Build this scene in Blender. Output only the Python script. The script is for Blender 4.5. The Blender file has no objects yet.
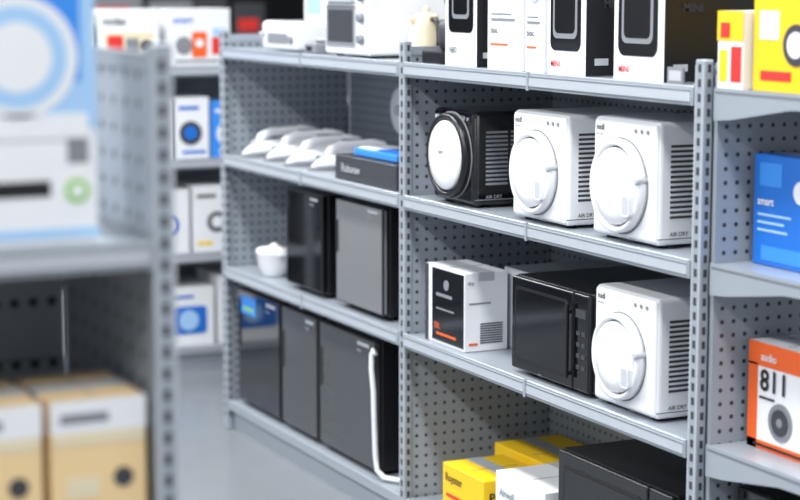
import bpy, bmesh, math, random
from mathutils import Matrix, Vector
random.seed(7)
S=bpy.context.scene
S.view_settings.view_transform='Standard'
S.view_settings.look='None'

# ---------------- materials ----------------
_m={}
def mat(name,col,rough=0.5,metal=0.0,var=0.04,coat=0.0,emis=0,brushed=False):
    if name in _m: return _m[name]
    m=bpy.data.materials.new(name); m.use_nodes=True
    nt=m.node_tree; b=nt.nodes['Principled BSDF']
    tc=nt.nodes.new('ShaderNodeTexCoord'); nz=nt.nodes.new('ShaderNodeTexNoise')
    nz.inputs['Scale'].default_value=9; nz.inputs['Detail'].default_value=3
    if brushed:
        mp=nt.nodes.new('ShaderNodeMapping'); mp.inputs['Scale'].default_value=(1,1,40)
        nt.links.new(tc.outputs['Object'],mp.inputs[0]); nt.links.new(mp.outputs[0],nz.inputs['Vector'])
    else: nt.links.new(tc.outputs['Object'],nz.inputs['Vector'])
    mx=nt.nodes.new('ShaderNodeMix'); mx.data_type='RGBA'
    a=[max(0,c*(1-var)) for c in col]; c2=[min(1,c*(1+var)) for c in col]
    mx.inputs[6].default_value=(*a,1); mx.inputs[7].default_value=(*c2,1)
    nt.links.new(nz.outputs['Fac'],mx.inputs[0]); nt.links.new(mx.outputs[2],b.inputs['Base Color'])
    b.inputs['Roughness'].default_value=rough; b.inputs['Metallic'].default_value=metal
    b.inputs['Coat Weight'].default_value=coat
    if emis:
        b.inputs['Emission Color'].default_value=(*col,1); b.inputs['Emission Strength'].default_value=emis
    _m[name]=m; return m

def perf(name,ax,ay,px,py,r,col=(.33,.365,.41),hole=(.03,.034,.042)):
    m=bpy.data.materials.new(name); m.use_nodes=True
    nt=m.node_tree; b=nt.nodes['Principled BSDF']
    tc=nt.nodes.new('ShaderNodeTexCoord'); sp=nt.nodes.new('ShaderNodeSeparateXYZ')
    nt.links.new(tc.outputs['Object'],sp.inputs[0])
    def M(op,a,bv=None):
        n=nt.nodes.new('ShaderNodeMath'); n.operation=op
        for i,v in enumerate((a,bv)):
            if v is None: continue
            if isinstance(v,(int,float)): n.inputs[i].default_value=v
            else: nt.links.new(v,n.inputs[i])
        return n.outputs[0]
    def cell(o,p):
        f=M('FRACT',M('DIVIDE',M('ADD',o,10.0),p)); d=M('MULTIPLY',M('SUBTRACT',f,.5),p); return M('MULTIPLY',d,d)
    s=M('ADD',cell(sp.outputs[ax],px),cell(sp.outputs[ay],py))
    h=M('LESS_THAN',s,r*r)
    mx=nt.nodes.new('ShaderNodeMix'); mx.data_type='RGBA'
    mx.inputs[6].default_value=(*col,1); mx.inputs[7].default_value=(*hole,1)
    nt.links.new(h,mx.inputs[0]); nt.links.new(mx.outputs[2],b.inputs['Base Color'])
    b.inputs['Roughness'].default_value=.40
    return m

STEEL=mat('shelf_steel',(.36,.395,.44),.30,.2)
STEEL2=mat('shelf_strip',(.50,.535,.58),.24,.15)
SLOT=mat('slot_dark',(.035,.04,.048),.7)
GROOVE=mat('groove',(.15,.165,.19),.6)
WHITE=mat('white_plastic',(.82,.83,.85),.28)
WHITE2=mat('pale_grey_plastic',(.52,.54,.57),.35)  # greyer plastic colour for knobs, hubs, handles and some distant cartons
CARTW=mat('carton_white',(.80,.81,.83),.55)
CARTG=mat('carton_grey',(.46,.48,.51),.6)
BLACK=mat('black_plastic',(.008,.008,.010),.3)
BLACKG=mat('black_gloss',(.004,.004,.006),.06,coat=.5)
CHAR=mat('charcoal_door',(.12,.125,.135),.26,.5,var=.12,brushed=True)
GREYD=mat('grey_metal_door',(.34,.345,.36),.28,.5,var=.08,brushed=True)
DGREY=mat('dark_grey',(.045,.048,.054),.45)
MGREY=mat('mid_grey',(.22,.23,.25),.5)
YEL=mat('carton_yellow',(.90,.57,.01),.5)
TAN=mat('carton_tan',(.82,.60,.32),.6)
ORG=mat('print_orange',(.82,.12,.015),.5)
RED=mat('print_red',(.70,.03,.025),.5)
BLUE=mat('print_blue',(.010,.15,.58),.45)
SKY=mat('print_sky',(.04,.26,.78),.45)
LBLUE=mat('print_pale_blue',(.36,.58,.85),.5)
GREEN=mat('print_green',(.25,.55,.08),.5)
CREAM=mat('cream',(.76,.66,.46),.5)

# ---------------- builder ----------------
class B:
    def __init__(s): s.bm=bmesh.new(); s.mats=[]
    def mi(s,m):
        if m not in s.mats: s.mats.append(m)
        return s.mats.index(m)
    def box(s,x0,x1,y0,y1,z0,z1,m,bev=0,seg=2):
        i=s.mi(m); P=[(x,y,z) for x in(x0,x1) for y in(y0,y1) for z in(z0,z1)]
        v=[s.bm.verts.new(p) for p in P]
        fs=[s.bm.faces.new([v[k] for k in q]) for q in((0,1,3,2),(4,6,7,5),(0,4,5,1),(2,3,7,6),(0,2,6,4),(1,5,7,3))]
        for f in fs: f.material_index=i
        if bev>0:
            es=list({e for f in fs for e in f.edges})
            bmesh.ops.bevel(s.bm,geom=es,offset=bev,segments=seg,profile=.5,affect='EDGES')
    def prism(s,pts,y0,y1,m):
        i=s.mi(m)
        a=[s.bm.verts.new((p[0],y0,p[1])) for p in pts]; b=[s.bm.verts.new((p[0],y1,p[1])) for p in pts]
        fs=[s.bm.faces.new(a),s.bm.faces.new(b[::-1])]
        n=len(pts)
        for k in range(n): fs.append(s.bm.faces.new((a[k],b[k],b[(k+1)%n],a[(k+1)%n])))
        for f in fs: f.material_index=i
    def prismx(s,pts,x0,x1,m):
        i=s.mi(m)
        a=[s.bm.verts.new((x0,p[0],p[1])) for p in pts]; b=[s.bm.verts.new((x1,p[0],p[1])) for p in pts]
        fs=[s.bm.faces.new(a),s.bm.faces.new(b[::-1])]
        n=len(pts)
        for k in range(n): fs.append(s.bm.faces.new((a[k],b[k],b[(k+1)%n],a[(k+1)%n])))
        for f in fs: f.material_index=i
    def rrect(s,yc,zc,hw,hh,r,x0,x1,m):
        pts=[]
        for cx,cz,a0 in((hw-r,hh-r,0),(-hw+r,hh-r,90),(-hw+r,-hh+r,180),(hw-r,-hh+r,270)):
            for k in range(7):
                a=math.radians(a0+15*k); pts.append((yc+cx+r*math.cos(a),zc+cz+r*math.sin(a)))
        s.prismx(pts,x0,x1,m)
    def lathe(s,c,axis,prof,m,seg=48):
        i=s.mi(m); rings=[]
        for r,t in prof:
            R=[]
            for k in range(seg):
                a=2*math.pi*k/seg; u=r*math.cos(a); w=r*math.sin(a)
                p={'x':(c[0]+t,c[1]+u,c[2]+w),'y':(c[0]+u,c[1]+t,c[2]+w),'z':(c[0]+u,c[1]+w,c[2]+t)}[axis]
                R.append(s.bm.verts.new(p))
            rings.append(R)
        for a,b in zip(rings,rings[1:]):
            for k in range(seg):
                f=s.bm.faces.new((a[k],a[(k+1)%seg],b[(k+1)%seg],b[k])); f.material_index=i; f.smooth=True
        for R in(rings[0],rings[-1]):
            f=s.bm.faces.new(R); f.material_index=i
    def tube(s,path,r,m,seg=12):
        i=s.mi(m); path=[Vector(p) for p in path]; rings=[]
        rr=r if isinstance(r,(list,tuple)) else [r]*len(path)
        up=Vector((0.13,0.2,1)).normalized()
        for k,p in enumerate(path):
            t=(path[min(k+1,len(path)-1)]-path[max(k-1,0)]).normalized()
            u=t.cross(up)
            if u.length<.05: u=t.cross(Vector((1,0,0)))
            u.normalize(); w=t.cross(u).normalized(); up=w*-1 if w.dot(up)<0 else w
            u=t.cross(up).normalized(); w=up
            rings.append([s.bm.verts.new(p+rr[k]*(math.cos(2*math.pi*j/seg)*u+math.sin(2*math.pi*j/seg)*w)) for j in range(seg)])
        for a,b in zip(rings,rings[1:]):
            for k in range(seg):
                f=s.bm.faces.new((a[k],a[(k+1)%seg],b[(k+1)%seg],b[k])); f.material_index=i; f.smooth=True
        for R in(rings[0],rings[-1]):
            f=s.bm.faces.new(R); f.material_index=i
    def loft(s,secs,m,seg=20,e=.7):
        i=s.mi(m); rings=[]
        for x,yc,hw,z0,z1 in secs:
            R=[]
            for k in range(seg):
                a=2*math.pi*k/seg; ca,sa=math.cos(a),math.sin(a)
                R.append(s.bm.verts.new((x,yc+hw*math.copysign(abs(ca)**e,ca),(z0+z1)/2+(z1-z0)/2*math.copysign(abs(sa)**e,sa))))
            rings.append(R)
        for a,b in zip(rings,rings[1:]):
            for k in range(seg):
                f=s.bm.faces.new((a[k],a[(k+1)%seg],b[(k+1)%seg],b[k])); f.material_index=i; f.smooth=True
        for R in(rings[0],rings[-1]):
            f=s.bm.faces.new(R); f.material_index=i
    def text(s,st,face,p,size,m):
        i=s.mi(m)
        cu=bpy.data.curves.new('t','FONT'); cu.body=st; cu.size=size; cu.resolution_u=2; cu.offset=size*.015
        o=bpy.data.objects.new('t',cu); S.collection.objects.link(o)
        dg=bpy.context.evaluated_depsgraph_get(); dg.update()
        me=o.evaluated_get(dg).to_mesh()
        vs=[]
        for v in me.vertices:
            a,b=v.co.x,v.co.y
            q=(p[0],p[1]-a,p[2]+b) if face=='F' else (p[0]+a,p[1],p[2]+b)
            vs.append(s.bm.verts.new(q))
        for pl in me.polygons:
            try:
                f=s.bm.faces.new([vs[k] for k in pl.vertices]); f.material_index=i
            except ValueError: pass
        o.evaluated_get(dg).to_mesh_clear()
        bpy.data.objects.remove(o); bpy.data.curves.remove(cu)
    def done(s,name,loc=(0,0,0),rot=0):
        bmesh.ops.recalc_face_normals(s.bm,faces=s.bm.faces)
        me=bpy.data.meshes.new(name); s.bm.to_mesh(me); s.bm.free()
        for m in s.mats: me.materials.append(m)
        o=bpy.data.objects.new(name,me); S.collection.objects.link(o)
        o.location=loc; o.rotation_euler=(0,0,math.radians(rot)); return o

# ---------------- shelving ----------------
P_side=perf('perforated_side_panel',0,2,.025,.025,.0042)
P_back=perf('perforated_back_panel',1,2,.025,.025,.0042)
P_backw=perf('perforated_back_panel_wide',1,2,.026,.086,.007)
P_sidew=perf('perforated_side_panel_wide',0,2,.05,.034,.006)
TOPH=1.18
PW=.028; PD=.020
def gondola(name,loc,rot,bays,bw,dep,zs,posth=TOPH,pb=P_back,ps=P_side,double=False,deck=.09):
    b=B(); L=bays*bw
    sides=[1,-1] if double else [1]
    for sd in sides:
        def X(a): return a if sd==1 else 2*dep+.02-a
        def bx(x0,x1,*r,**k):
            a,c=sorted((X(x0),X(x1))); b.box(a,c,*r,**k)
        for k in range(bays+1):
            y=k*bw
            bx(0,PD,y-PW/2,y+PW/2,0,posth,STEEL,bev=.002,seg=1)
            bx(-.0005,.001,y-PW/2+.001,y-PW/2+.005,.01,posth-.01,STEEL2)
            bx(-.0005,.001,y+PW/2-.005,y+PW/2-.001,.01,posth-.01,STEEL2)
            z=.04
            while z<posth-.02:
                bx(-.0008,.001,y-.004,y+.004,z,z+.014,SLOT)
                bx(.007,.014,y-PW/2-.0008,y-PW/2+.001,z,z+.014,SLOT)
                z+=.026
            bx(PD,dep-.002,y-.005,y+.005,.0,posth-.03,ps)
            bx(PD,dep-.002,y-.009,y+.009,posth-.032,posth-.012,STEEL)
        for k in range(bays):
            y0=k*bw+PW/2+.001; y1=(k+1)*bw-PW/2-.001
            bx(.002,dep-.002,y0,y1,deck-.028,deck,STEEL,bev=.002,seg=1)
            bx(.02,.03,y0,y1,0,deck-.028,STEEL)
            for z in zs:
                bx(.004,dep-.002,y0,y1,z-.012,z,STEEL)
                bx(-.004,.006,y0,y1,z-.032,z+.003,STEEL,bev=.0015,seg=1)
                bx(-.0055,-.003,y0+.006,y1-.006,z-.025,z-.004,STEEL2)
                bx(-.0062,-.0054,y0+.006,y1-.006,z-.0065,z-.0045,GROOVE)
                bx(-.0062,-.0054,y0+.006,y1-.006,z-.0262,z-.0248,GROOVE)
                ym=y0+(y1-y0)*.5
                bx(-.0075,-.003,ym-.004,ym+.004,z-.034,z+.004,STEEL)
                for yy in(y0,y1-.004):
                    pts=[(X(.01),z-.012),(X(dep-.01),z-.012),(X(dep-.01),z-.05),(X(.05),z-.03)]
                    b.prism(pts,yy,yy+.004,STEEL)
    xb=dep if not double else dep+.005
    for k in range(bays):
        y0=k*bw+.006; y1=(k+1)*bw-.006
        b.box(xb,xb+.01,y0,y1,.02,posth-.03,pb)
        for z in(.42,.80,):
            b.box(xb-.0015,xb,y0,y1,z-.0015,z+.0015,GROOVE)
    return b.done(name,loc,rot)

Y0=2.773; BW=1.204; DEP=.40
Z2,Z3,Z1=.82,.49,1.13
DK=.09
gondola('shelving_unit',(0,Y0,0),0,2,BW,DEP,[Z3,Z2,Z1],double=True)
FZ=[.41,.73,1.04]
gondola('shelving_unit',(.62,6.0,0),90,2,1.2,.40,FZ,posth=1.10)
NZ=[.63,1.012]
gondola('shelving_unit',(-1.217,2.10,0),90,1,1.2,.42,NZ,posth=1.243,pb=P_backw,ps=P_sidew)
gondola('shelving_unit',(1.9,9.0,0),90,2,1.2,.40,[.41,.73,1.04],posth=1.10)
gondola('shelving_unit',(4.5,9.0,0),90,2,1.2,.40,[.41,.73,1.04],posth=1.10)

EY=Y0-.014-.012
def endcap():
    b=B(); W=.80
    x=W-.034
    b.box(x,x+.034,-.015,.010,0,1.18,STEEL,bev=.002,seg=1)
    z=.04
    while z<1.15:
        b.box(x+.013,x+.021,-.0158,-.014,z,z+.013,SLOT); z+=.026
    b.box(.018,W-.034,.0,.010,.02,1.16,P_side)
    b.box(.018,W-.034,-.004,.011,1.155,1.175,STEEL)
    D=.36
    for z in(Z3,Z2,Z1):
        b.box(.012,W-.012,-D,-.001,z-.012,z,STEEL)
        b.box(.010,W-.010,-D-.008,-D,z-.030,z+.003,STEEL,bev=.0015,seg=1)
        for x in(.008,W-.012):
            b.prismx([(-.001,z+.002),(-D,z+.002),(-D,z-.022),(-D*.6,z-.026),(-.05,z-.052),(-.001,z-.056)],x,x+.004,STEEL)
            b.prismx([(-.006,z-.004),(-D+.01,z-.004),(-D+.01,z-.008),(-.006,z-.008)],x-.0006,x+.001,GROOVE)
    b.box(.012,W-.012,-D,-.001,DK-.028,DK,STEEL,bev=.002)
    b.box(.02,W-.02,-D+.02,-D+.03,0,DK-.028,STEEL)
    return b.done('endcap_shelving_unit',(.004,EY,0))
endcap()

# ---------------- cartons & appliances ----------------
E=.0012
def put(b,w,d,h,items):
    for it in items:
        k=it[0]; f=it[1]
        if k=='r':
            _,_,a0,a1,z0,z1,m=it[:7]; o=it[7] if len(it)>7 else 1
            if f=='F': b.box(-E*o,.0005,w*(1-a1),w*(1-a0),h*z0,h*z1,m)
            else: b.box(d*a0,d*a1,-E*o,.0005,h*z0,h*z1,m)
        elif k=='rr':
            _,_,a0,a1,z0,z1,m=it[:7]; o=it[7] if len(it)>7 else 1
            hw=w*(a1-a0)/2; hh=h*(z1-z0)/2
            b.rrect(w*(1-(a0+a1)/2),h*(z0+z1)/2,hw,hh,min(hw,hh)*.3,-E*o,.0005,m)
        elif k=='c':
            _,_,a,z,r,m=it[:6]; o=it[6] if len(it)>6 else 1.5
            if f=='F': b.lathe((0,w*(1-a),h*z),'x',[(r,0),(r,-E*o),],m,32)
            else: b.lathe((d*a,0,h*z),'y',[(r,0),(r,-E*o)],m,32)
        elif k=='t':
            _,_,a,z,sz,st,m=it[:7]; o=it[7] if len(it)>7 else 1.8
            if f=='F': b.text(st,'F',(-E*o,w*(1-a),h*z),sz,m)
            else: b.text(st,'S',(d*a,-E*o,h*z),sz,m)
def carton(name,x,y,z,w,d,h,base,items=(),rot=0,side=None):
    b=B(); b.box(0,d,0,w,0,h,base,bev=.0015,seg=1)
    b.box(d*.5-.02,d*.5+.02,-.0004,w+.0004,h-.02,h+.0005,CARTG if base is not BLACK else DGREY)
    b.box(d*.1,d*.9,w*.498,w*.502,h,h+.0008,MGREY)
    if side is not None: b.box(.001,d-.001,-.0007,.0005,.001,h-.001,side)
    put(b,w,d,h,items)
    return b.done(name,(x,y,z+.0008),rot)

def dryer(x,y,z,w,d,h,body,ring,disc,rad,txt,tm,vm,cz=.46,dark=False):
    b=B(); b.box(.004,d,0,w,.006,h,body,bev=.009,seg=3)
    b.box(0,.02,.003,w-.003,.009,h-.003,body,bev=.008,seg=3)
    for fx in(.03,d-.03):
        for fy in(.03,w-.03): b.lathe((fx,fy,0),'z',[(.012,0),(.012,.009)],BLACK,16)
    c=(0,w*.53,h*cz)
    b.lathe(c,'x',[(rad*1.035,.001),(rad*1.035,-.0012)],MGREY,64)
    b.lathe(c,'x',[(rad,.001),(rad,-.012),(rad*.975,-.018),(rad*.91,-.020),(rad*.87,-.016),(rad*.86,-.008),(rad*.5,-.008)],ring,64)
    b.lathe(c,'x',[(rad*.855,-.006),(rad*.855,-.0095)],DGREY if dark else MGREY,64)
    b.lathe(c,'x',[(rad*.82,-.003),(rad*.82,-.017),(rad*.78,-.021),(rad*.55,-.024),(rad*.2,-.0255)],disc,64)
    if dark:
        b.text('spin','F',(-.0262,w*.53+.016,h*cz+.004),.014,MGREY)
    else:
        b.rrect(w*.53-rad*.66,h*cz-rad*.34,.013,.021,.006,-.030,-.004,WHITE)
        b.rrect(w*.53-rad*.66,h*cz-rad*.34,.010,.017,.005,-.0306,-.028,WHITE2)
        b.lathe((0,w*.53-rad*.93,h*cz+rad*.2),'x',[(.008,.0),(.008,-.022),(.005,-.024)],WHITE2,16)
    b.text(txt,'F',(-.0012,w*.93,h*.895),.016,tm)
    b.text('max 3 kg','F',(-.0012,w*.93,h*.855),.006,tm)
    for k in range(3): b.lathe((0,w*(.32-.09*k),h*.915),'x',[(.004,0),(.004,-.002)],MGREY,12)
    if not dark:
        b.text('2000 W','F',(-.0012,w*.40,h*.035),.007,MGREY)
    n=int((h*.62)/.0095)
    for k in range(n):
        zz=h*.24+k*.0095
        for a,c2 in((.030,.085),(.092,.147),(.154,.209)):
            if c2<d-.02: b.box(a,c2,-.0006,.002,zz,zz+.0048,vm)
    b.text('AIR DRY','S',(.03,-.0008,h*.10),.011,vm)
    b.box(.004,d-.004,-.0005,.001,.018,.0195,vm)
    return b.done('compact_clothes_dryer',(x,y,z+.0005))

dryer(.020,3.655,Z2,.200,.27,.214,BLACKG,BLACK,WHITE,.095,'aqua',WHITE,MGREY,cz=.52,dark=True)
dryer(.020,3.262,Z2,.222,.27,.230,WHITE,WHITE,WHITE,.086,'midl',DGREY,DGREY)
dryer(.020,2.932,Z2,.228,.27,.237,WHITE,WHITE,WHITE,.090,'midl',DGREY,DGREY)
dryer(.020,2.925,Z3,.222,.27,.237,WHITE,WHITE,WHITE,.084,'midl',DGREY,DGREY)
carton('appliance_carton',.02,3.695,Z3,.195,.11,.18,CARTW,[('r','F',.0,.08,0,1,DGREY),('r','F',.18,.98,.04,.97,BLACKG),
  ('r','F',.3,.7,.62,.66,MGREY,2),('t','F',.25,.2,.020,'50L',ORG,2.2),('r','F',.3,.8,.12,.15,ORG,2),('r','F',.3,.75,.45,.47,MGREY,2),('c','F',.55,.78,.012,MGREY,2)]
  +[('r','S',.36,.88,.10+.03*k,.115+.03*k,DGREY) for k in range(9)]+[('t','S',.06,.85,.012,'dry',DGREY),('r','S',.1,.3,.08,.11,ORG),('r','S',.1,.6,.60,.62,MGREY)])
carton('appliance_carton',.14,3.53,Z3,.20,.24,.185,CARTG,[('r','S',.1,.9,.1,.9,CARTW),('r','S',.2,.5,.6,.64,MGREY,2)])

def microwave(name,x,y,z,w,d,h,body=BLACK,front=BLACKG,win=BLACKG,trim=DGREY):
    b=B(); b.box(.012,d,0,w,.008,h,body,bev=.005,seg=3)
    b.box(0,.014,w*.20,w-.002,.010,h-.002,front,bev=.004,seg=3)
    b.box(0,.014,.002,w*.19,.010,h-.002,front,bev=.004,seg=3)
    b.rrect(w*.595,h*.52,w*.345,h*.38,.012,-.0012,.001,BLACK)
    b.rrect(w*.595,h*.52,w*.325,h*.35,.010,-.0020,.001,win)
    b.box(-.014,-.008,w*.205,w*.230,h*.15,h*.88,BLACK,bev=.002)
    for zz in(.20,.80): b.box(-.010,.001,w*.208,w*.227,h*zz-.004,h*zz+.004,BLACK)
    b.box(-.0012,.002,w*.04,w*.16,h*.76,h*.84,trim)
    for k in range(4):
        for j in range(2): b.box(-.0012,.002,w*(.045+.06*j),w*(.09+.06*j),h*(.26+.11*k),h*(.30+.11*k),trim)
    b.text('eco','F',(-.0022,w*.62,h*.06),.010,MGREY)
    for k in range(7): b.box(d*.35,d*.75,-.0006,.001,h*(.45+.05*k),h*(.47+.05*k),trim)
    for fx in(.04,d-.03):
        for fy in(.03,w-.03): b.lathe((fx,fy,0),'z',[(.012,0),(.012,.010)],BLACK,16)
    return b.done(name,(x,y,z+.0005))
microwave('microwave_oven',.018,3.160,Z3,.318,.30,.210)
microwave('microwave_oven',.02,2.86,DK,.42,.33,.275)
carton('appliance_carton',.02,3.60,DK,.20,.16,.125,YEL,[('t','F',.08,.7,.026,'Royster',BLACK),('r','F',.1,.7,.4,.46,RED),('t','S',.08,.6,.03,'Power',BLACK),('r','S',.1,.6,.3,.38,BLACK)])
carton('appliance_carton',.20,3.58,DK,.30,.18,.135,YEL,[('t','S',.1,.7,.03,'kamper',BLACK)])
carton('appliance_carton',.02,3.33,DK,.215,.30,.165,CARTW,[('t','F',.1,.7,.022,'Airwell',MGREY),('r','F',.1,.6,.4,.44,MGREY),('r','F',.1,.5,.2,.3,LBLUE)])

def topbox(y,w,h,d=.26,side=BLACK,style=0):
    it=[]
    if style==0: it=[('rr','F',.10,.88,.18,.80,BLACKG),('rr','F',.18,.80,.27,.72,MGREY,2),('rr','F',.23,.75,.31,.63,BLACKG,2.6),('r','F',.28,.70,.655,.685,CARTW,2.8),('t','F',.12,.06,.018,'MINI',RED),('r','F',.15,.6,.85,.875,MGREY)]
    if style==1: it=[('r','F',.1,.6,.2,.215,ORG),('r','F',.12,.8,.40,.42,MGREY),('r','F',.12,.7,.45,.46,MGREY),('t','F',.12,.30,.018,'bloc',DGREY),('c','F',.5,.66,.022,WHITE2),('c','F',.5,.66,.014,DGREY,2)]
    if style==2: it=[('rr','F',.12,.90,.30,.84,BLACKG),('rr','F',.25,.78,.42,.74,MGREY,2),('rr','F',.30,.73,.46,.70,BLACKG,2.6),('t','F',.15,.12,.018,'NEO',DGREY)]
    it+= [('r','S',.08,.20,.08,.13,CARTG,1.6),('t','S',.15,.5,.022,'MINI',DGREY,1.8)] if side is BLACK else [('r','S',.1,.4,.3,.4,BLUE,1.6),('r','S',.1,.6,.15,.18,MGREY,1.6)]
    carton('appliance_carton',.025,y,Z1,w,d,h,CARTW,it,side=side)
topbox(2.925,.172,.26)
topbox(3.20,.150,.27)
topbox(3.365,.075,.25,d=.20,side=CARTW,style=1)
topbox(3.455,.150,.26,d=.24,side=CARTW,style=1)
topbox(3.655,.150,.25,d=.20,style=2)
def coffee(x,y,z,w,d,h):
    b=B(); b.box(0,d,0,w,0,.03,BLACK,bev=.004); b.box(d*.5,d,0,w,.03,h,BLACK,bev=.006)
    b.box(.0,d*.55,.0,w,h*.62,h,BLACKG,bev=.006)
    b.lathe((d*.25,w*.5,h*.50),'z',[(.018,0),(.022,.02),(.022,h*.13)],MGREY,24)
    b.lathe((d*.26,w*.5,.031),'z',[(.028,0),(.036,.02),(.036,.05),(.03,.07)],DGREY,32)
    for k in range(3): b.lathe((0,w*(.25+.25*k),h*.8),'x',[(.009,0),(.009,-.004)],MGREY,16)
    b.box(-.001,.002,w*.2,w*.8,h*.68,h*.72,MGREY)
    b.done('coffee_machine',(x,y,z+.0005))
coffee(.03,3.835,Z1,.10,.22,.27)

def oven(x,y,z,w,d,h):
    b=B(); b.box(0,d,0,w,.006,h,WHITE,bev=.008,seg=3)
    b.box(-.003,.001,w*.28,w*.94,h*.12,h*.62,MGREY,bev=.001); b.box(-.004,.001,w*.33,w*.89,h*.18,h*.56,DGREY)
    b.box(-.012,-.003,w*.3,w*.92,h*.66,h*.70,WHITE2)
    for k in range(3): b.lathe((0,w*.14,h*(.22+.25*k)),'x',[(.012,0),(.012,-.010),(.009,-.014)],MGREY,20)
    for fx in(.03,d-.03):
        for fy in(.03,w-.03): b.lathe((fx,fy,0),'z',[(.01,0),(.01,.008)],BLACK,12)
    b.text('TOAST','F',(-.001,w*.7,h*.82),.016,MGREY)
    b.done('toaster_oven',(x,y,z+.0005))
oven(.03,4.225,Z1,.27,.26,.21)
def toaster(x,y,z):
    b=B(); w,d,h=.24,.15,.082
    b.box(0,d,0,w,.004,h,WHITE,bev=.014,seg=4)
    b.box(d*.25,d*.38,.03,w-.03,h-.002,h+.001,DGREY); b.box(d*.6,d*.73,.03,w-.03,h-.002,h+.001,DGREY)
    b.box(-.001,.003,w*.2,w*.8,h*.25,h*.6,MGREY); b.box(-.012,.004,w*.88,w*.96,h*.5,h*.62,MGREY,bev=.002)
    b.lathe((0,w*.08,h*.4),'x',[(.011,0),(.011,-.008)],MGREY,20)
    b.done('toaster',(x,y,z+.0003))
toaster(.03,4.70,Z1)
def kettle(x,y,z,col,sc=1.0,name='electric_kettle'):
    b=B()
    pr=[(.055,0),(.062,.01),(.060,.04),(.050,.10),(.042,.135),(.036,.145),(.012,.150),(.010,.158),(.012,.165),(.006,.170)]
    b.lathe((0,0,0),'z',[(r*sc,t*sc) for r,t in pr],col,40)
    b.tube([(0,-.040*sc,.13*sc),(0,-.07*sc,.13*sc),(0,-.088*sc,.11*sc),(0,-.09*sc,.06*sc),(0,-.075*sc,.03*sc),(0,-.05*sc,.025*sc)],.008*sc,BLACK)
    b.loft([(0-.035*sc,0,.014*sc,.10*sc,.135*sc),(-.06*sc,0,.006*sc,.125*sc,.14*sc)],col)
    b.done(name,(x,y,z+.0005))
kettle(.14,4.13,Z1,CREAM,.75)
b=B(); b.box(0,.1,0,.075,.0,.028,MGREY,bev=.005); b.lathe((.05,.0375,.028),'z',[(.025,0),(.034,.008),(.034,.012)],CARTG,32); b.box(-.001,.001,.02,.055,.008,.02,BLACKG)
b.done('kitchen_scale',(.03,4.56,Z1+.0003))
carton('appliance_carton',.22,4.56,Z1,.25,.16,.16,BLACK,[('r','F',.1,.5,.5,.8,CARTW),('r','F',.6,.9,.2,.7,MGREY)])
carton('appliance_carton',.22,4.90,Z1,.18,.16,.19,CARTW,[('r','F',.1,.7,.5,.8,LBLUE)])

def iron(x,y,z,rot,sc=1.0):
    b=B()
    b.loft([(-.135,0,.004,.0,.006),(-.12,0,.018,.0,.007),(-.07,0,.042,.0,.007),(0,0,.055,0,.007),(.10,0,.056,0,.007),(.115,0,.05,0,.007)],MGREY)
    b.loft([(-.125,0,.006,.006,.016),(-.10,0,.026,.006,.035),(-.05,0,.044,.006,.050),(.02,0,.052,.006,.058),(.09,0,.052,.006,.058),(.115,0,.042,.008,.045)],WHITE,e=.8)
    b.tube([(-.07,0,.040),(-.062,0,.062),(-.035,0,.075),(.02,0,.081),(.07,0,.081),(.10,0,.074),(.112,0,.058),(.10,0,.038)],[.018,.016,.014,.014,.014,.016,.020,.020],WHITE,16)
    b.lathe((-.085,0,.036),'z',[(.012,0),(.012,.012),(.008,.015)],WHITE2,24)
    b.box(-.03,.05,-.008,.008,.091,.0955,MGREY,bev=.002)
    for sgn in(-1,1): b.loft([(-.04,sgn*.043,.006,.02,.035),(.07,sgn*.049,.006,.02,.035)],MGREY)
    o=b.done('steam_iron',(x,y,z+.0006),rot); o.scale=(sc,)*3
iron(.135,5.055,Z2,-8,.92)
iron(.150,4.90,Z2,-14,.92)
iron(.140,4.745,Z2,-12,.88)
iron(.150,4.60,Z2,-16,.85)
iron(.155,4.475,Z2,-10,.62)
carton('speaker_carton',.02,4.05,Z2,.36,.14,.062,DGREY,[('t','F',.12,.35,.030,'Roboraw',CARTG),('r','S',.1,.6,.3,.5,MGREY)])
b=B(); b.box(0,.11,0,.25,0,.018,SKY,bev=.003); b.box(.01,.10,.01,.12,.018,.022,BLUE); b.box(.01,.10,.14,.24,.018,.021,CARTW)
b.done('product_booklet',(.04,4.09,Z2+.065))
b=B()
b.lathe((0,0,0),'z',[(.040,0),(.040,.008),(.035,.014),(.012,.02),(.010,.11)],WHITE,40)
b.lathe((-.005,0,.160),'x',[(.03,.035),(.05,.028),(.064,.01),(.066,-.005),(.062,-.012),(.053,-.016),(.02,-.020)],WHITE,48)
b.lathe((-.005,0,.160),'x',[(.014,-.019),(.014,-.024)],WHITE2,24)
b.done('desk_fan',(.215,4.375,Z2+.0005)) if False else b.done('desk_fan',(.275,4.52,Z2+.0005))

def fridge(x,y,z,w,d,h,door,body=BLACK,label=True,sticker=None):
    b=B(); b.box(.018,d,0,w,.010,h,body,bev=.004)
    b.box(0,.016,.001,w-.001,.014,h-.001,door,bev=.005,seg=3)
    b.box(.0145,.0195,.003,w-.003,.016,h-.003,BLACK)
    b.box(-.004,.001,w-.018,w-.011,h*.50,h*.80,DGREY,bev=.0015)
    if label:
        b.box(-.001,.001,w*.10,w*.30,h*.93,h*.955,CARTG)
        b.text('frost','F',(-.0014,w*.30,h*.88),.012,CARTG)
    if sticker:
        b.box(-.0012,.001,w*.55,w*.9,h*.80,h*.95,sticker); b.box(-.0018,.001,w*.6,w*.85,h*.83,h*.86,GREEN)
    for fx in(.04,d-.03):
        for fy in(.03,w-.03): b.lathe((fx,fy,0),'z',[(.012,0),(.012,.012)],BLACK,16)
    return b.done('mini_fridge',(x,y,z+.0005))
fridge(.02,4.125,Z3,.285,.30,.282,GREYD)
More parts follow.
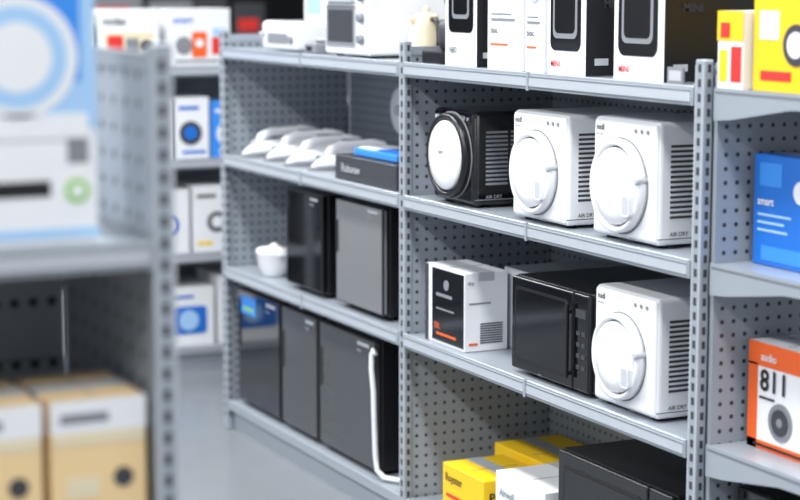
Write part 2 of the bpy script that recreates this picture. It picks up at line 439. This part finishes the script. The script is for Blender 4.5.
fridge(.02,4.50,Z3,.245,.28,.275,BLACKG,label=True)
b=B()
b.lathe((0,0,0),'z',[(.030,0),(.034,.004),(.047,.03),(.052,.062),(.054,.066),(.054,.074),(.048,.080),(.018,.084),(.010,.09),(.006,.094)],WHITE,40)
b.box(-.012,.012,-.062,-.05,.062,.070,WHITE,bev=.002); b.box(-.012,.012,.05,.062,.062,.070,WHITE,bev=.002)
b.done('lidded_food_bowl',(.065,4.94,Z3+.0005))
fridge(.02,4.80,DK,.32,.30,.345,BLACKG,label=True,sticker=SKY)
fridge(.02,4.535,DK,.25,.30,.345,CHAR)
fridge(.02,4.17,DK,.35,.30,.345,CHAR)
b=B()
b.tube([(.0,0,.315),(.0,.010,.325),(-.002,.016,.315),(-.004,.014,.28),(-.003,.004,.22),(-.003,0,.14),(-.002,-.004,.06),(0,-.010,.025),(.01,-.03,.010),(.03,-.06,.0085),(.06,-.08,.0085),(.10,-.08,.0085)],.0065,WHITE,12)
b.done('drain_hose',(.011,4.150,DK+.001))

# end-cap stock
carton('appliance_carton',.085,EY-.205,Z2,.180,.12,.195,BLUE,[('r','F',.10,.45,.72,.93,SKY),('t','F',.08,.55,.020,'smart',CARTW),('r','F',.08,.6,.45,.47,LBLUE),('r','F',.08,.5,.38,.40,LBLUE),('r','F',.08,.55,.31,.33,LBLUE),('r','F',.15,.9,.05,.18,SKY),('c','F',.75,.7,.02,CARTW)])
carton('appliance_carton',.085,EY-.215,Z3,.190,.12,.192,CARTW,[('r','F',0,1,.78,1,ORG),('r','F',0,.14,0,.8,ORG),('r','F',0,1,0,.08,ORG),('t','F',.18,.56,.055,'811',BLACK),('c','F',.50,.30,.034,MGREY),('c','F',.50,.30,.024,DGREY,2.4),('c','F',.50,.30,.008,MGREY,3),('t','F',.2,.84,.02,'audio',CARTW,2.2),('r','F',.18,.4,.48,.50,DGREY,2),('r','F',.1,.9,.025,.05,BLACK,2)])
carton('appliance_carton',.014,EY-.080,Z1,.074,.12,.135,CARTW,[('r','F',.0,1,.62,1,YEL),('r','F',.15,.5,.66,.85,RED,2),('r','F',.55,.95,.1,.55,RED),('r','F',.1,.4,.1,.5,YEL)])
carton('appliance_carton',.03,EY-.325,Z1,.238,.13,.16,YEL,[('r','F',.08,.3,.55,.85,CARTW),('c','F',.5,.5,.035,DGREY),('c','F',.5,.5,.022,CARTW,2.4),('r','F',.1,.45,.12,.22,RED)])
carton('appliance_carton',.19,EY-.30,Z1,.2,.16,.22,YEL,[('r','F',.1,.5,.5,.85,RED)])
carton('appliance_carton',.23,EY-.23,Z2,.2,.2,.16,CARTW,[('r','F',.1,.5,.5,.85,BLUE)])
microwave('microwave_oven',.06,EY-.32,DK,.29,.4,.33)
b=B(); b.box(0,.004,0,.05,0,.03,MGREY); b.box(.004,.02,0,.05,0,.003,MGREY); b.box(-.0006,.001,.006,.044,.006,.024,CARTG)
b.done('price_tag_holder',(.0,2.825,Z1+.0035))

# ---------------- units facing -Y : stock ----------------
def carf(name,xl,xr,yf,z,d,h,base,items=()):
    carton(name,xr,yf,z,xr-xl,d,h,base,items,rot=90)
F=6.02
carf('appliance_carton',-.30,-.135,F,FZ[2],.2,.19,CREAM,[('r','F',.2,.8,.3,.7,ORG)])
carf('appliance_carton',-.115,.095,F,FZ[2],.2,.19,CARTW,[('t','F',.08,.74,.034,'midas',DGREY),('r','F',.1,.9,.15,.6,CREAM),('rr','F',.15,.4,.2,.55,RED,2),('rr','F',.45,.66,.2,.5,MGREY,2),('c','F',.78,.36,.02,DGREY,2)])
carf('appliance_carton',.125,.345,F,FZ[2],.2,.19,CARTW,[('t','F',.08,.76,.030,'smart',BLUE),('c','F',.25,.36,.030,MGREY),('rr','F',.38,.62,.15,.6,ORG),('c','F',.50,.40,.014,CARTW,2),('r','F',.70,.95,.2,.5,RED),('r','F',.72,.93,.52,.66,LBLUE),('r','F',.1,.9,.06,.11,MGREY)])
carf('appliance_carton',-.56,-.32,F,FZ[2],.2,.15,BLUE)
row2=[(-.50,-.28,.2,CARTW,LBLUE),(-.25,-.07,.22,CARTW,ORG),(-.05,.13,.2,CARTW,RED),(.145,.265,.205,CARTW,BLUE),(.275,.40,.19,SKY,CARTW)]
for k,(a,c,h,bm_,pr) in enumerate(row2):
    carf('appliance_carton',a,c,F,FZ[1],.22,h,bm_,[('c','F',.45,.42,.04,DGREY if k%2 else pr),('c','F',.45,.42,.024,pr,2.4),('r','F',.1,.7,.8,.86,pr),('r','F',.2,.9,.08,.13,pr)])
row3=[(-.50,-.25,.22,CARTW,BLUE),(-.23,-.02,.2,CARTW,ORG),(.0,.19,.215,CARTW,BLUE),(.205,.34,.225,CARTW,DGREY),(.35,.46,.2,CARTW,BLUE)]
for k,(a,c,h,bm_,pr) in enumerate(row3):
    carf('appliance_carton',a,c,F,FZ[0],.22,h,bm_,[('c','F',.62,.45,.035,pr),('c','F',.62,.45,.02,CARTW,2.4),('r','F',.1,.6,.82,.87,pr),('r','F',.1,.5,.1,.16,YEL)])
row4=[(-.50,-.25,.22,CARTW,BLUE),(-.22,.05,.2,CARTW,ORG),(.09,.275,.20,CARTW,BLUE),(.29,.44,.235,CARTW,DGREY)]
for k,(a,c,h,bm_,pr) in enumerate(row4):
    carf('appliance_carton',a,c,F,DK,.22,h,bm_,[('rr','F',.12,.85,.2,.68,pr),('c','F',.5,.44,.035,LBLUE,2.4),('r','F',.1,.6,.82,.87,pr)])

N=2.125
carf('display_carton',-1.64,-1.289,N,NZ[1],.12,.36,CARTW,[('r','F',0,1,.37,1,LBLUE),('r','F',0,.95,.52,1,SKY,1.5),
  ('c','F',.74,.60,.070,CARTW,2.2),('c','F',.74,.60,.058,LBLUE,2.6),('c','F',.74,.60,.040,CARTW,3),('r','F',0,.97,.34,.42,CARTW,2.2),('r','F',.45,.84,.155,.205,BLACK),('c','F',.93,.17,.014,GREEN),('c','F',.93,.17,.008,CARTW,2.4),('r','F',.9,.97,.26,.34,MGREY),('r','F',.0,1,.02,.05,LBLUE)])
for k,(a,c) in enumerate([(-1.353,-1.236),(-1.48,-1.363),(-1.61,-1.49)]):
    carf('appliance_carton',a,c,N,NZ[0],.16,.195,TAN,[('r','F',0,1,.80,1,CARTW),('r','F',.02,.98,.72,.80,CREAM),('c','F',.75,.50,.012,DGREY),('r','F',.15,.5,.4,.52,CREAM),('r','F',.1,.6,.86,.92,MGREY,2)])

def mass(name,x0,x1,yf,z,hmax,pal):
    b=B(); x=x0
    while x<x1-.3:
        w=random.uniform(.16,.32); h=random.uniform(.6,1)*hmax
        m=random.choice(pal); b.box(x,x+w,0,.25,0,h,m)
        m2=random.choice([BLUE,ORG,DGREY,MGREY,RED,BLACK])
        b.box(x+w*.15,x+w*.8,-.002,.001,h*.2,h*.55,m2); x+=w+random.uniform(.01,.08)
    b.done(name,(0,yf,z+.001))
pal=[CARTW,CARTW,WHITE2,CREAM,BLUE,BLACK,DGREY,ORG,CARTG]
pal2=[BLACK,DGREY,BLACK,CARTW,BLACK,MGREY]
for xa,xb in((-.45,1.85),(2.15,4.45)):
    for z in(DK,.41,.73): mass('stocked_cartons',xa,xb,9.03,z,.24,pal)
    mass('stocked_cartons',xa,xb,9.03,1.04,.30,pal2)

# ---------------- room ----------------
def slab(name,x0,x1,y0,y1,z0,z1,m):
    b=B(); b.box(x0,x1,y0,y1,z0,z1,m); return b.done(name)
FL=mat('floor_vinyl',(.21,.225,.24),.25,var=.06)
WD=mat('wall_dark_paint',(.012,.013,.016),.8)
CE=mat('ceiling_paint',(.05,.052,.058),.9)
slab('floor',-4,6,-2,12,-.1,0,FL)
slab('ceiling',-4,6,-2,12,3.2,3.3,CE)
slab('wall_back',-4,6,12,12.1,0,3.2,WD)
WL=mat('wall_light_paint',(.34,.35,.37),.8)
slab('wall_left',-4.1,-4,-2,12,0,3.2,WL)
slab('wall_right',6,6.1,-2,12,0,3.2,WD)
TUBE=mat('diffuser',(1,1,1),.5,emis=4,var=0)
for lx in(-2.9,-.85,1.8):
    for ly in(.3,2.7,5.0,7.6):
        b=B(); b.box(-.15,.15,-.62,.62,.0,.06,WHITE,bev=.004); b.box(-.13,.13,-.6,.6,-.004,.0,TUBE)
        o=b.done('ceiling_light',(lx,ly,3.139))
        ld=bpy.data.lights.new('lamp','AREA'); ld.shape='RECTANGLE'; ld.size=.35; ld.size_y=1.3
        ld.energy={-2.9:82,-.85:68,1.8:30}[lx]*(.75 if ly<1 else 1); ld.color=(.96,.98,1)
        lo=bpy.data.objects.new('lamp',ld); S.collection.objects.link(lo); lo.parent=o; lo.location=(0,0,-.02)
w=bpy.data.worlds.new('World'); S.world=w; w.use_nodes=True
bg=w.node_tree.nodes['Background']; bg.inputs[0].default_value=(.88,.94,1,1); bg.inputs[1].default_value=.6

cd=bpy.data.cameras.new('Camera'); cd.lens=85; cd.sensor_width=36
cd.dof.use_dof=True; cd.dof.focus_distance=3.85; cd.dof.aperture_fstop=2.6
co=bpy.data.objects.new('Camera',cd); S.collection.objects.link(co)
co.location=(-1.923,0,1.31); co.rotation_euler=(math.radians(90-7.99),0,-math.radians(25.75))
S.camera=co
